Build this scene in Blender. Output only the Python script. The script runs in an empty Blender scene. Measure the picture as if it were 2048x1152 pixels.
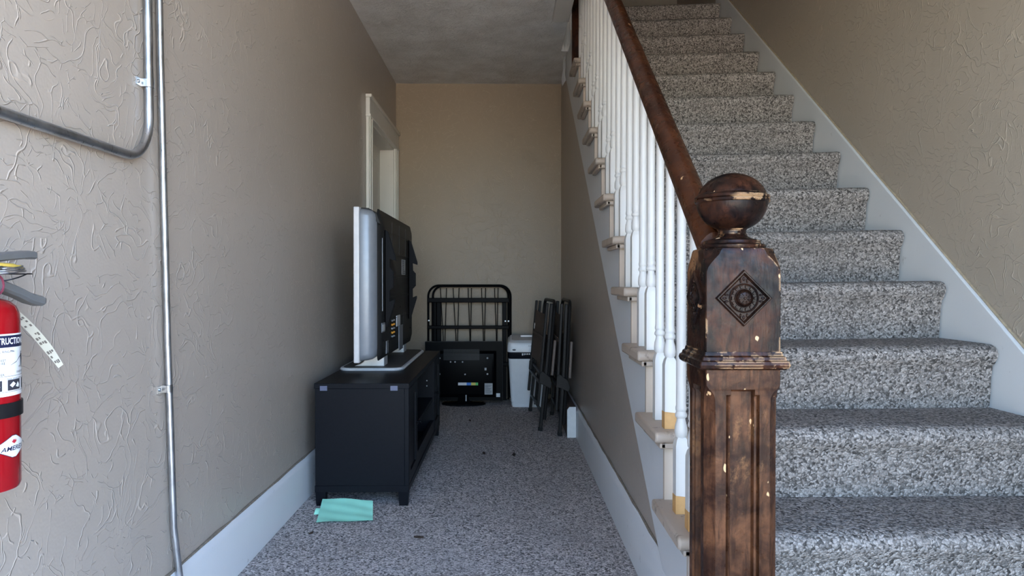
import bpy, bmesh, math, random
from mathutils import Vector, Matrix, noise as mnoise
random.seed(7)
R = math.radians
SC = bpy.context.scene
COL = SC.collection

# ------------------------------------------------------------------ camera
H = 0.94
cam_d = bpy.data.cameras.new('camera')
cam = bpy.data.objects.new('camera', cam_d); COL.objects.link(cam)
cam_d.sensor_width = 36.0; cam_d.lens = 1430.0/2048.0*36.0
cam_d.clip_start = 0.05
cam.location = (0, 0, H)
cam.rotation_euler = (R(90-0.56), 0, R(-0.48))
SC.camera = cam

# ------------------------------------------------------------------ world, sun, exposure
W = bpy.data.worlds.new('World'); SC.world = W; W.use_nodes = True
wn = W.node_tree.nodes; wl = W.node_tree.links
for n in list(wn): wn.remove(n)
sky = wn.new('ShaderNodeTexSky'); sky.sky_type = 'NISHITA'; sky.sun_disc = False
sky.sun_elevation = R(48); sky.sun_rotation = R(100); sky.air_density = 1.0; sky.ozone_density = 4.0; sky.dust_density = 0.7
bg = wn.new('ShaderNodeBackground'); bg.inputs['Strength'].default_value = 1.30
wo = wn.new('ShaderNodeOutputWorld')
wl.new(sky.outputs[0], bg.inputs[0]); wl.new(bg.outputs[0], wo.inputs[0])

sun_d = bpy.data.lights.new('sun', 'SUN'); sun_d.energy = 24.0; sun_d.angle = R(0.6); sun_d.color = (1.0, 0.93, 0.82)
sun = bpy.data.objects.new('sun', sun_d); COL.objects.link(sun)
sun.rotation_euler = Vector((-0.62, -0.30, -0.80)).to_track_quat('-Z', 'Y').to_euler()

portal_d = bpy.data.lights.new('doorway_portal', 'AREA'); portal_d.shape = 'RECTANGLE'
portal_d.size = 2.0; portal_d.size_y = 2.40
portal_d.cycles.is_portal = True
portal = bpy.data.objects.new('doorway_portal', portal_d); COL.objects.link(portal)
portal.location = (0.30, -0.28, 1.20); portal.rotation_euler = (R(90), 0, 0)

vs = SC.view_settings
vs.view_transform = 'Standard'; vs.look = 'None'; vs.gamma = 1.0; vs.use_curve_mapping = False
vs.exposure = 0.98
SC.cycles.diffuse_bounces = 5; SC.cycles.max_bounces = 6; SC.cycles.glossy_bounces = 2; SC.cycles.caustics_reflective = False

# ------------------------------------------------------------------ material helpers
class NT:
    def __init__(s, name):
        s.m = bpy.data.materials.new(name); s.m.use_nodes = True
        s.t = s.m.node_tree; s.b = s.t.nodes['Principled BSDF']
    def n(s, typ, **kw):
        nd = s.t.nodes.new(typ)
        for k, v in kw.items():
            if k.startswith('i_'): nd.inputs[k[2:].replace('_', ' ')].default_value = v
            else: setattr(nd, k, v)
        return nd
    def l(s, a, b): s.t.links.new(a, b)
    def pos(s, scale=(1, 1, 1)):
        g = s.n('ShaderNodeNewGeometry'); mp = s.n('ShaderNodeMapping')
        mp.inputs['Scale'].default_value = scale
        s.l(g.outputs['Position'], mp.inputs['Vector']); return mp.outputs[0]
    def ramp(s, fac, stops, interp='LINEAR'):
        r = s.n('ShaderNodeValToRGB'); r.color_ramp.interpolation = interp
        e = r.color_ramp.elements
        while len(e) < len(stops): e.new(0.5)
        for q, (p, c) in zip(e, stops):
            q.position = p; q.color = (c, c, c, 1) if isinstance(c, (int, float)) else (*c, 1)
        s.l(fac, r.inputs[0]); return r.outputs[0]
    dims = '3D'
    def pos2(s, axes):
        g = s.n('ShaderNodeNewGeometry'); sp = s.n('ShaderNodeSeparateXYZ'); cb = s.n('ShaderNodeCombineXYZ')
        s.l(g.outputs['Position'], sp.inputs[0]); s.dims = '2D'
        for i, a in enumerate(axes):
            if len(a) == 1: s.l(sp.outputs[a], cb.inputs[i])
            else: s.l(s.math('ADD', sp.outputs[a[0]], sp.outputs[a[1]]), cb.inputs[i])
        return cb.outputs[0]
    def noise(s, vec, scale, detail=3, rough=0.5, dist=0.0):
        q = s.n('ShaderNodeTexNoise', noise_dimensions=s.dims); s.l(vec, q.inputs['Vector'])
        q.inputs['Scale'].default_value = scale; q.inputs['Detail'].default_value = detail
        q.inputs['Roughness'].default_value = rough; q.inputs['Distortion'].default_value = dist
        return q
    def math(s, op, a, b=None, c=None):
        q = s.n('ShaderNodeMath', operation=op)
        for i, v in enumerate((a, b, c)):
            if v is None: continue
            if isinstance(v, (int, float)): q.inputs[i].default_value = v
            else: s.l(v, q.inputs[i])
        return q.outputs[0]
    def mix(s, fac, a, b):
        q = s.n('ShaderNodeMix', data_type='RGBA')
        for i, v in ((0, fac), (6, a), (7, b)):
            if isinstance(v, (int, float)): q.inputs[i].default_value = v
            elif isinstance(v, tuple): q.inputs[i].default_value = (*v, 1)
            else: s.l(v, q.inputs[i])
        return q.outputs[2]
    def bump(s, h, strength, dist, prev=None):
        q = s.n('ShaderNodeBump'); q.inputs['Strength'].default_value = strength; q.inputs['Distance'].default_value = dist
        s.l(h, q.inputs['Height'])
        if prev is not None: s.l(prev, q.inputs['Normal'])
        return q.outputs[0]
    def out(s, color=None, rough=None, normal=None, metal=None, spec=None):
        for k, v in (('Base Color', color), ('Roughness', rough), ('Normal', normal), ('Metallic', metal), ('Specular IOR Level', spec)):
            if v is None: continue
            if isinstance(v, (int, float)): s.b.inputs[k].default_value = v
            elif isinstance(v, tuple): s.b.inputs[k].default_value = (*v, 1)
            else: s.l(v, s.b.inputs[k])
        return s.m

M = {}
def plain(key, col, rough=0.5, metal=0.0, spec=None, var=0.12, vscale=30, bump=0.0):
    t = NT(key); p = t.pos()
    n = t.noise(p, vscale, 3)
    c = t.mix(n.outputs[0], tuple(x*(1-var) for x in col), tuple(min(1, x*(1+var)) for x in col))
    nm = t.bump(n.outputs[0], bump, 0.002) if bump else None
    M[key] = t.out(c, rough, nm, metal, spec); return M[key]

def wall_paint(key, col, rough, ridge=0.5, axes='YZ', dirt=0.0):
    t = NT(key); p = t.pos2(axes)
    dn = t.noise(p, 5.0, 1); dn2 = t.noise(p, 16.0, 1)
    def off(vec, nz, amt):
        sub = t.n('ShaderNodeVectorMath', operation='SUBTRACT'); t.l(nz.outputs['Color'], sub.inputs[0]); sub.inputs[1].default_value = (.5, .5, .5)
        sc = t.n('ShaderNodeVectorMath', operation='SCALE'); t.l(sub.outputs[0], sc.inputs[0]); sc.inputs['Scale'].default_value = amt
        ad = t.n('ShaderNodeVectorMath', operation='ADD'); t.l(vec, ad.inputs[0]); t.l(sc.outputs[0], ad.inputs[1]); return ad.outputs[0]
    pd = off(off(p, dn, 0.22), dn2, 0.05)
    layers = []
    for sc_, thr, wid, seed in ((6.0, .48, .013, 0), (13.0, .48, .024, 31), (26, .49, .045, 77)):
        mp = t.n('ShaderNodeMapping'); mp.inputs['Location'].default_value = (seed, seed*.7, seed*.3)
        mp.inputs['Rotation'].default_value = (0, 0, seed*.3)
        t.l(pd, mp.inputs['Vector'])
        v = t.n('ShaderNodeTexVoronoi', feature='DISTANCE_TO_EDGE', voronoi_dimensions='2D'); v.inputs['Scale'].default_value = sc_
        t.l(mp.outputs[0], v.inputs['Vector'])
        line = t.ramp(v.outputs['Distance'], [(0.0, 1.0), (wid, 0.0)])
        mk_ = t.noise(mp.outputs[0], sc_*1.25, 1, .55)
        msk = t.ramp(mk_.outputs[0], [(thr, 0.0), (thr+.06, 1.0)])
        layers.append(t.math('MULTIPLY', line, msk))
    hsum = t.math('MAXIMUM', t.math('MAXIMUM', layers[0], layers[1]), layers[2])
    trow = t.noise(p, 9, 2, .6); fine = t.noise(p, 160, 0)
    hh = t.math('ADD', t.math('MULTIPLY', hsum, 1.0), t.math('MULTIPLY', trow.outputs[0], .75))
    hh = t.math('ADD', hh, t.math('MULTIPLY', fine.outputs[0], .12))
    big = t.noise(p, 1.3, 3)
    c = t.mix(big.outputs[0], tuple(x*.94 for x in col), tuple(x*1.06 for x in col))
    if dirt:
        d1 = t.noise(p, 3.0, 5, .65)
        c = t.mix(t.ramp(d1.outputs[0], [(.60, 0.0), (.78, dirt)]), c, tuple(x*.55 for x in col))
    c = t.mix(t.math('MULTIPLY', hsum, .38), c, tuple(min(.9, x*1.55) for x in col))   # trowel ridges coloured paler, painting in the light they catch
    nm = t.bump(hh, ridge, 0.0028)
    M[key] = t.out(c, rough, nm); return M[key]

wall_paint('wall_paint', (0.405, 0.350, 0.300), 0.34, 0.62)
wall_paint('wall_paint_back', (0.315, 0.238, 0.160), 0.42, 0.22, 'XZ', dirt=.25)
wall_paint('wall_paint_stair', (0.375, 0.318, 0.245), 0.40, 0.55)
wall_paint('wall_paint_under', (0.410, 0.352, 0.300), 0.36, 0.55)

def ceiling_mat():
    t = NT('ceiling_plaster'); p = t.pos2('XY')
    a = t.noise(p, 14, 6, .7, .6); b = t.noise(p, 4, 4, .6); c_ = t.noise(p, 60, 3, .6)
    hh = t.math('ADD', a.outputs[0], t.math('MULTIPLY', c_.outputs[0], .4))
    c = t.mix(t.ramp(b.outputs[0], [(.3, 0.0), (.7, 1.0)]), (.64, .62, .59), (.82, .81, .79))
    c = t.mix(t.ramp(a.outputs[0], [(.58, 0.0), (.72, .5)]), c, (.86, .85, .83))
    M['ceiling'] = t.out(c, .7, t.bump(hh, .9, .022))
ceiling_mat()

def carpet(key, base, scale=150.0, light=1.0):
    t = NT(key); t.dims = '2D'; at_ = t.n('ShaderNodeAttribute', attribute_name='cuv'); p = at_.outputs['Vector']
    dn = t.noise(p, 90, 1)
    sub = t.n('ShaderNodeVectorMath', operation='SUBTRACT'); t.l(dn.outputs['Color'], sub.inputs[0]); sub.inputs[1].default_value = (.5, .5, .5)
    sc = t.n('ShaderNodeVectorMath', operation='SCALE'); t.l(sub.outputs[0], sc.inputs[0]); sc.inputs['Scale'].default_value = .010
    ad = t.n('ShaderNodeVectorMath', operation='ADD'); t.l(p, ad.inputs[0]); t.l(sc.outputs[0], ad.inputs[1])
    v = t.n('ShaderNodeTexVoronoi', feature='F1', voronoi_dimensions='2D'); v.inputs['Scale'].default_value = scale; t.l(ad.outputs[0], v.inputs['Vector'])
    sep = t.n('ShaderNodeSeparateColor'); t.l(v.outputs['Color'], sep.inputs[0])
    k = light
    b = base
    col = t.ramp(sep.outputs[0], [(0.0, tuple(x*.22*k for x in b)), (.18, tuple(x*.55*k for x in b)), (.5, tuple(x*.95*k for x in b)), (.8, tuple(x*1.25*k for x in b)), (1.0, tuple(x*1.6*k for x in b))])
    gap = t.ramp(v.outputs['Distance'], [(.35, 1.0), (.85, .35)])
    q = t.n('ShaderNodeMix', data_type='RGBA', blend_type='MULTIPLY'); q.inputs[0].default_value = 1.0
    t.l(col, q.inputs[6]); t.l(gap, q.inputs[7])
    wear = t.noise(p, 2.2, 4, .6)
    c = t.mix(t.ramp(wear.outputs[0], [(.40, 0.0), (.75, .35)]), q.outputs[2], tuple(x*.55 for x in b))
    hh = t.math('SUBTRACT', 1.0, v.outputs['Distance'])
    M[key] = t.out(c, .95, t.bump(hh, .55, .005), spec=.05)
carpet('carpet_hall', (0.52, 0.48, 0.46), 165.0)
carpet('carpet_stair', (0.300, 0.268, 0.240), 180.0)

def trim_paint(key, col, dirt=(.16, .13, .10), amount=.7, rough=.42, thr=.66):
    t = NT(key); p = t.pos()
    a = t.noise(p, 18, 6, .7); b = t.noise(p, 3, 3)
    sp = t.noise(p, 70, 4, .7)
    c = t.mix(b.outputs[0], tuple(x*.92 for x in col), tuple(min(1, x*1.05) for x in col))
    c = t.mix(t.ramp(a.outputs[0], [(thr, 0.0), (thr+.08, amount)]), c, dirt)
    c = t.mix(t.ramp(sp.outputs[0], [(.70, 0.0), (.74, amount*.8)]), c, dirt)
    M[key] = t.out(c, rough, t.bump(a.outputs[0], .25, .003))
trim_paint('trim_white', (.70, .71, .72))
trim_paint('door_white', (.70, .67, .61), amount=.3)
trim_paint('baluster_white', (.66, .645, .61), (.35, .28, .20), .35, .38, .70)
trim_paint('skirt_white', (.66, .67, .66), amount=.5)
trim_paint('stringer_white', (.66, .67, .68), amount=.25)
trim_paint('tread_beige', (.46, .375, .30), (.16, .12, .09), .75, .5, .56)
trim_paint('riser_beige', (.52, .43, .345), (.75, .72, .68), .5, .5, .66)
plain('bare_wood', (.56, .32, .12), .6, var=.2, vscale=60)

def varnish(key, dark, mid, wear_col, wear=.5, edge=True, rough=.30, thr=.60, chips=.70, streak=.75):
    t = NT(key); p = t.pos((1, 1, .16)); p1 = t.pos()
    g = t.noise(p, 85, 4, .6, .5); pt = t.noise(p1, 13, 7, .68, .4); fl = t.noise(p1, 55, 3, .5)
    wn_ = t.noise(t.pos((1, 1, .6)), 6.5, 8, .66, .3); fine = t.noise(p1, 160, 3, .6)
    c = t.mix(t.ramp(pt.outputs[0], [(.40, 0.0), (.62, 1.0)]), dark, mid)
    c = t.mix(t.ramp(g.outputs[0], [(.46, .0), (.64, streak)]), c, tuple(x*.6 for x in dark))
    # worn-through patches, then small chips down to pale wood
    w = t.math('MULTIPLY', t.ramp(wn_.outputs[0], [(thr, 0.0), (thr+.05, 1.0)]), wear)
    w = t.math('MULTIPLY', w, t.ramp(fine.outputs[0], [(.36, .25), (.52, 1.0)]))
    c = t.mix(w, c, tuple(a*b for a, b in zip(wear_col, (.48, .36, .28))))
    chip = t.noise(t.pos((1.0, 1.0, .5)), 46, 2, .45)
    c = t.mix(t.ramp(chip.outputs[0], [(chips, 0.0), (chips+.012, 1.0)]), c, wear_col)
    if edge:
        bv = t.n('ShaderNodeBevel', samples=3); bv.inputs['Radius'].default_value = .0055
        ge = t.n('ShaderNodeNewGeometry')
        dt = t.n('ShaderNodeVectorMath', operation='DOT_PRODUCT'); t.l(bv.outputs[0], dt.inputs[0]); t.l(ge.outputs['Normal'], dt.inputs[1])
        em = t.ramp(dt.outputs['Value'], [(.88, 1.0), (.97, 0.0)])
        em = t.math('MULTIPLY', em, t.ramp(t.noise(p1, 24, 4, .65).outputs[0], [(.50, 0.0), (.54, 1.0)]))
        em = t.math('MULTIPLY', em, t.ramp(t.noise(p1, 9, 2).outputs[0], [(.46, 0.0), (.52, 1.0)]))
        c = t.mix(em, c, wear_col)
    hb = t.math('ADD', g.outputs[0], t.math('MULTIPLY', pt.outputs[0], 1.5))
    M[key] = t.out(c, t.ramp(fl.outputs[0], [(.3, rough-.10), (.7, rough+.16)]), t.bump(hb, .25, .003), spec=.13)
varnish('newel_wood', (.0075, .0042, .0036), (.050, .0175, .0085), (.62, .38, .20), .85, True, .30, .57, .735)
varnish('carved_wood', (.008, .0045, .0038), (.030, .0125, .007), (.26, .14, .07), .3, False, .28, .62, .74)
varnish('newel_shaft_wood', (.026, .010, .0055), (.110, .044, .019), (.55, .34, .17), .45, False, .34, .58, .725)
varnish('rail_wood', (.030, .0100, .0052), (.070, .023, .0095), (.45, .25, .12), .25, False, .30, .64, .745, .3)
varnish('dark_post_wood', (.018, .007, .004), (.060, .020, .009), (.3, .15, .08), .1, False, .35, .7, .8)

def steel(key, col, rough):
    t = NT(key); p = t.pos((1, 1, .08)); n = t.noise(p, 240, 3); b = t.noise(t.pos(), 14, 4, .6)
    c = t.mix(t.ramp(b.outputs[0], [(.4, 0.0), (.7, 1.0)]), col, tuple(x*.6 for x in col))
    M[key] = t.out(c, t.ramp(n.outputs[0], [(.3, rough-.08), (.7, rough+.12)]), None, 1.0)
steel('galvanized', (.55, .57, .60), .34)
steel('bright_steel', (.58, .58, .58), .34)

def woodgrain_black():
    t = NT('cabinet_black'); p = t.pos((14, 2, 14)); n = t.noise(p, 9, 5, .6)
    c = t.mix(n.outputs[0], (.0022, .0026, .0042), (.0060, .0070, .0105))
    M['cabinet_black'] = t.out(c, .42, t.bump(n.outputs[0], .10, .001), spec=.12)
woodgrain_black()
plain('cabinet_edge', (.035, .035, .04), .5)
plain('tv_silver', (.21, .225, .25), .36, 0.15)
plain('tv_bezel', (.62, .60, .60), .35, 0.1)
plain('tv_back', (.020, .0195, .019), .45, spec=.18, bump=.1, vscale=300)
plain('tv_back_rib', (.032, .031, .030), .5, spec=.18)
plain('bracket_black', (.004, .004, .005), .40, spec=.07)
plain('stand_silver', (.72, .73, .75), .28, .3)
plain('stand_top', (.060, .057, .054), .55, spec=.18, bump=.15, vscale=200)
plain('sticker_grey', (.42, .42, .42), .5)
plain('sticker_white', (.72, .72, .72), .5)
plain('sticker_orange', (.75, .32, .03), .5)
plain('sticker_blue', (.04, .20, .62), .5)
plain('sticker_green', (.10, .55, .12), .5)
plain('sticker_yellow', (.70, .62, .12), .5)
plain('print_dark', (.04, .04, .05), .6, spec=.18)
plain('tape_blue', (.09, .10, .16), .4)
plain('gloss_black', (.006, .006, .007), .18, spec=.18)
plain('tv_black', (.003, .003, .0035), .38, spec=.06)
plain('tv_rim', (.05, .05, .05), .35, spec=.18)
plain('bed_black', (.004, .004, .005), .40, spec=.06)
plain('bin_white', (.78, .80, .82), .35, var=.04)
plain('bin_grey', (.52, .52, .52), .45)
plain('bin_black', (.012, .013, .018), .25, spec=.18)
plain('chair_metal', (.020, .018, .0175), .38, spec=.15)
plain('chair_sling', (.125, .092, .070), .85, bump=.5, vscale=500)
plain('chair_arm', (.16, .12, .10), .5)
plain('rubber', (.015, .015, .015), .7, spec=.18)
plain('paper_green', (.36, .84, .64), .7, var=.08, vscale=18, bump=.5)
plain('ext_red', (.27, .004, .008), .16, var=.05)
plain('ext_white', (.78, .79, .80), .35, var=.03)
plain('ext_navy', (.012, .014, .045), .4)
plain('ext_mark_red', (.50, .02, .04), .4)
plain('ext_lever', (.20, .205, .21), .38, .5)
plain('ext_yellow', (.72, .52, .10), .5)
plain('ext_collar', (.17, .035, .055), .25)
plain('ext_black', (.01, .01, .011), .35, spec=.18)
plain('tag_paper', (.62, .60, .50), .7, var=.05)
plain('tag_print', (.16, .14, .12), .7)
plain('leaf_dark', (.045, .030, .022), .8, spec=.18)
plain('caulk', (.20, .165, .125), .8, var=.5, vscale=60)
plain('caulk_tan', (.36, .29, .19), .7, var=.4, vscale=60)
plain('plinth_white', (.72, .73, .72), .45)
plain('plinth_brown', (.07, .05, .04), .7, var=.4)
plain('outside_ground', (.54, .46, .36), .9, var=.2, vscale=2)
plain('front_wall', (.40, .36, .30), .7)
plain('upper_wall', (.30, .27, .22), .7)

# ------------------------------------------------------------------ mesh helpers
class MB:
    def __init__(s): s.v = []; s.f = []; s.multi = False
    def add(s, vs_, fs_):
        o = len(s.v); s.v += [tuple(x) for x in vs_]; s.f += [tuple(i+o for i in q) for q in fs_]; return s
    def box(s, x0, x1, y0, y1, z0, z1):
        s.multi = True
        return s.add([(x, y, z) for x in (x0, x1) for y in (y0, y1) for z in (z0, z1)],
                     [(0, 1, 3, 2), (4, 6, 7, 5), (0, 4, 5, 1), (2, 3, 7, 6), (0, 2, 6, 4), (1, 5, 7, 3)])
    def prism(s, poly, axis, a0, a1):
        def pt(p, a):
            return {'x': (a, p[0], p[1]), 'y': (p[0], a, p[1]), 'z': (p[0], p[1], a)}[axis]
        n = len(poly)
        return s.add([pt(p, a0) for p in poly]+[pt(p, a1) for p in poly],
                     [tuple(range(n-1, -1, -1)), tuple(range(n, 2*n))]+[(i, (i+1) % n, n+(i+1) % n, n+i) for i in range(n)])
    def loft(s, rings, cap=True, closed_ring=True):
        n = len(rings[0]); vs_ = [p for r in rings for p in r]; fs_ = []
        for a in range(len(rings)-1):
            for i in range(n if closed_ring else n-1):
                j = (i+1) % n; fs_.append((a*n+i, a*n+j, (a+1)*n+j, (a+1)*n+i))
        if cap:
            fs_.append(tuple(range(n-1, -1, -1))); k = (len(rings)-1)*n; fs_.append(tuple(range(k, k+n)))
        return s.add(vs_, fs_)
    def lathe(s, prof, c=(0, 0, 0), n=24, axis='z'):
        rings = []
        for r, z in prof:
            ring = []
            for i in range(n):
                a = 2*math.pi*i/n; u, w = r*math.cos(a), r*math.sin(a)
                q = {'z': (u, w, z), 'y': (u, z, w), 'x': (z, u, w)}[axis]
                ring.append((c[0]+q[0], c[1]+q[1], c[2]+q[2]))
            rings.append(ring)
        return s.loft(rings)
    def tube(s, pts, r, n=10, closed=False, sq=None):
        pts = [Vector(p) for p in pts]; m = len(pts); rings = []; up = None
        for i, p in enumerate(pts):
            if closed: t = (pts[(i+1) % m]-pts[i-1]).normalized()
            else: t = (pts[min(i+1, m-1)]-pts[max(i-1, 0)]).normalized()
            if up is None:
                up = Vector((0, 0, 1)) if abs(t.z) < .9 else Vector((1, 0, 0))
            b = t.cross(up).normalized(); up = b.cross(t).normalized()
            rr = r[i] if isinstance(r, (list, tuple)) else r
            if sq: rings.append([p+b*(sx*sq[0]/2)+up*(sy*sq[1]/2) for sx, sy in ((-1, -1), (1, -1), (1, 1), (-1, 1))])
            else: rings.append([p+b*(rr*math.cos(2*math.pi*k/n))+up*(rr*math.sin(2*math.pi*k/n)) for k in range(n)])
        if closed: rings.append(rings[0]); return s.loft(rings, cap=False)
        return s.loft(rings)
    def grid(s, nu, nv, fn):
        vs_ = [fn(i/nu, j/nv) for i in range(nu+1) for j in range(nv+1)]
        fs_ = [(i*(nv+1)+j, (i+1)*(nv+1)+j, (i+1)*(nv+1)+j+1, i*(nv+1)+j+1) for i in range(nu) for j in range(nv)]
        return s.add(vs_, fs_)
    def build(s, name, mat, parent=None, bevel=0, seg=2, angle=35, smooth=True, sheet=False, loc=None):
        me = bpy.data.meshes.new(name)
        org = ORG.get(parent, Vector((0, 0, 0))) if parent else Vector((0, 0, 0))
        me.from_pydata([tuple(Vector(v)-org) for v in s.v], [], s.f)
        if not sheet:
            bm = bmesh.new(); bm.from_mesh(me)
            if not s.multi: bmesh.ops.remove_doubles(bm, verts=bm.verts, dist=1e-6)
            bmesh.ops.recalc_face_normals(bm, faces=bm.faces); bm.to_mesh(me); bm.free()
        if smooth:
            me.polygons.foreach_set('use_smooth', [True]*len(me.polygons)); me.set_sharp_from_angle(angle=R(angle))
        me.materials.append(M[mat])
        return link(name, me, parent, bevel, seg)
ORG = {}
def link(name, me, parent=None, bevel=0, seg=2):
    o = bpy.data.objects.new(name, me); COL.objects.link(o)
    if parent: o.parent = parent; ORG[o] = ORG.get(parent, Vector((0, 0, 0)))
    if bevel:
        b = o.modifiers.new('bevel', 'BEVEL'); b.width = bevel; b.segments = seg; b.limit_method = 'ANGLE'; b.angle_limit = R(40)
    return o
def set_cuv(o, vals):
    a = o.data.attributes.new('cuv', 'FLOAT_VECTOR', 'POINT')
    a.data.foreach_set('vector', [c for v in vals for c in v]); return o
def thing(name, label, cat, loc=(0, 0, 0), rot=(0, 0, 0), group=None, local=False):
    o = bpy.data.objects.new(name, None); COL.objects.link(o); o.empty_display_size = .05
    o.location = loc; o.rotation_euler = rot
    ORG[o] = Vector((0, 0, 0)) if local else Vector(loc)
    return tag(o, label, cat, group)
def tag(o, label, cat, group=None):
    o['label'] = label; o['category'] = cat
    if group: o['group'] = group
    return o
def struct(o, label=None):
    o['kind'] = 'structure'
    if label: o['label'] = label
    return o
def text_mb(txt, size, mapper, shear=0.0, bold=0.0, res=2):
    cu = bpy.data.curves.new('t', 'FONT'); cu.body = txt; cu.size = size; cu.shear = shear; cu.offset = bold
    cu.resolution_u = res; cu.align_x = 'CENTER'; cu.align_y = 'CENTER'
    ob = bpy.data.objects.new('t', cu); COL.objects.link(ob)
    bpy.context.view_layer.update()
    me = bpy.data.meshes.new_from_object(ob.evaluated_get(bpy.context.evaluated_depsgraph_get()))
    m = MB(); m.add([mapper(v.co.x, v.co.y) for v in me.vertices], [tuple(p.vertices) for p in me.polygons])
    bpy.data.objects.remove(ob); bpy.data.curves.remove(cu); bpy.data.meshes.remove(me)
    return m

# ================================================================== the setting
XL, XR, XU = -0.875, 1.480, 0.440        # left wall, right wall, wall under the stairs
YB, YF, ZC = 5.71, -0.15, 2.51           # back wall, front wall, hall ceiling
fl0 = MB().box(XL-.15, XR+.1, YF-.15, YB+.1, -.06, 0)
struct(set_cuv(fl0.build('floor', 'carpet_hall'), [(x, y, 0) for x, y, z in fl0.v]), 'grey brown flecked loop carpet on the hall floor')
# left wall with the doorway
DY0, DY1, DZ = 4.58, 5.56, 1.97
wl_ = MB().box(XL-.10, XL, YF-.15, DY0, 0, ZC+.3).box(XL-.10, XL, DY0, DY1, DZ, ZC+.3).box(XL-.10, XL, DY1, YB+.1, 0, ZC+.3)
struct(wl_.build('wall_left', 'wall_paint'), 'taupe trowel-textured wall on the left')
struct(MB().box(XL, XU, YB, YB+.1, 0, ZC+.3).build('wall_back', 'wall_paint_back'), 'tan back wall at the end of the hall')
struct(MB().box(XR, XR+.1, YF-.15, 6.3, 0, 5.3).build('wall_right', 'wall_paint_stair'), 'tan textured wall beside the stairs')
SL = lambda d: .173+.7065*(d-1.934)          # lower edge of the open stringer
dtop = 1.934+(ZC-.173)/.7065
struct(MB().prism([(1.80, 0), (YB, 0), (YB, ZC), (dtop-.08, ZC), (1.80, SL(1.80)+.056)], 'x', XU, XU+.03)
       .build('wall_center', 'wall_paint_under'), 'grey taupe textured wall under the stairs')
struct(MB().box(XL-.1, .375, YF-.15, 4.90, ZC, ZC+.30).box(XL-.1, XU+.03, 4.90, YB+.1, ZC, ZC+.30)
       .build('ceiling', 'ceiling'), 'rough grey white plaster ceiling of the hall')
struct(MB().box(.2755, .373, YF, 4.26, ZC-.032, ZC-.0005).build('trim_1', 'baluster_white', bevel=.003), 'white board along the stairwell edge of the ceiling')
struct(MB().box(.275, .375, YF-.15, 4.36, ZC+.30, 5.3).box(.30, .40, 4.36, 6.3, ZC+.30, 5.3).build('wall_stairwell', 'upper_wall'), 'upper wall beside the stairwell')
struct(MB().box(.30, XR+.1, 6.2, 6.3, 2.5, 5.3).build('wall_landing', 'upper_wall'), 'wall behind the upstairs landing')
struct(MB().box(.2, XR+.1, YF-.15, 6.3, 5.3, 5.4).build('ceiling_upper', 'upper_wall'), 'ceiling over the stairwell')
# front wall with the open entrance behind the camera
OX0, OX1, OZ = -0.70, 1.30, 2.40
struct(MB().box(XL-.1, OX0, YF-.15, YF, 0, 5.3).box(OX1, XR+.1, YF-.15, YF, 0, 5.3).box(OX0, OX1, YF-.15, YF, OZ, 5.3)
       .build('wall_front', 'front_wall'), 'front wall around the open entrance')
struct(MB().box(-40, 40, -45, YF-.15, -.20, -.06).build('ground_outside', 'outside_ground'), 'sunlit paving outside the entrance')
# baseboards
def baseboard(name, xw, sgn, y0, y1, label):
    t_ = .020; b = .178
    prof = [(xw, 0), (xw+sgn*t_, 0), (xw+sgn*t_, b-.022), (xw+sgn*(t_-.006), b-.010), (xw+sgn*.006, b), (xw, b)]
    return struct(MB().prism(prof, 'y', y0, y1).build(name, 'trim_white', bevel=.002), label)
baseboard('baseboard_left', XL+.0005, 1, YF, 4.468, 'white baseboard along the left wall')
baseboard('baseboard_right', XU-.0005, -1, 1.48, YB-.001, 'white baseboard under the stairs')

for nm_, xw, sg, y0, y1 in (('baseboard_left', XL, 1, YF, 4.46), ('baseboard_right', XU, -1, 1.87, 5.70)):
    MB().tube([(xw+sg*.002, y0+(y1-y0)*i/40, .1795+.0015*math.sin(i*1.7)+random.uniform(-.001, .001)) for i in range(41)], [.0045+.0015*math.sin(i*2.3) for i in range(41)], 8).build('caulk_line', 'caulk', bpy.data.objects[nm_])
# door on the left wall
d1 = struct(MB().box(XL-.135, XL-.100, DY0, DY1, .012, DZ).build('door_1', 'door_white', bevel=.003), 'white panelled door in the left wall')
for (z0, z1) in ((.18, .72), (.86, 1.25), (1.36, 1.84)):
    for (y0, y1) in ((DY0+.12, DY0+.44), (DY0+.54, DY0+.86)):
        MB().loft([[(x_, y0+i_, z0+i_), (x_, y1-i_, z0+i_), (x_, y1-i_, z1-i_), (x_, y0+i_, z1-i_)]
                   for x_, i_ in ((XL-.1005, 0), (XL-.092, .012), (XL-.097, .022), (XL-.094, .05))]).build('door_panel', 'door_white', d1)
MB().box(XL-.0995, XL+.006, DY1-.02, DY1-.0005, 0, DZ-.0005).box(XL-.0995, XL+.006, DY0+.0005, DY0+.02, 0, DZ-.0005).box(XL-.0995, XL+.006, DY0+.02, DY1-.02, DZ-.02, DZ-.0005).build('jamb', 'door_white', d1)
for (y0, y1) in ((DY0-.11, DY0), (DY1, DY1+.11)):
    cs = MB().box(XL+.001, XL+.022, y0, y1, 0, DZ).build('casing', 'door_white', d1, bevel=.004)
    MB().box(XL+.022, XL+.030, y0+.012, y0+.035, 0, DZ).box(XL+.022, XL+.030, y1-.035, y1-.012, 0, DZ).build('casing_bead', 'door_white', cs, bevel=.003)
hd = MB().box(XL+.001, XL+.028, DY0-.112, DY1+.112, DZ, DZ+.115).build('head_casing', 'door_white', d1, bevel=.003)
MB().box(XL+.001, XL+.040, DY0-.118, DY1+.116, DZ+.115, DZ+.135).box(XL+.001, XL+.034, DY0-.114, DY1+.114, DZ-.004, DZ+.012).build('head_cap', 'door_white', hd, bevel=.003)
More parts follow.
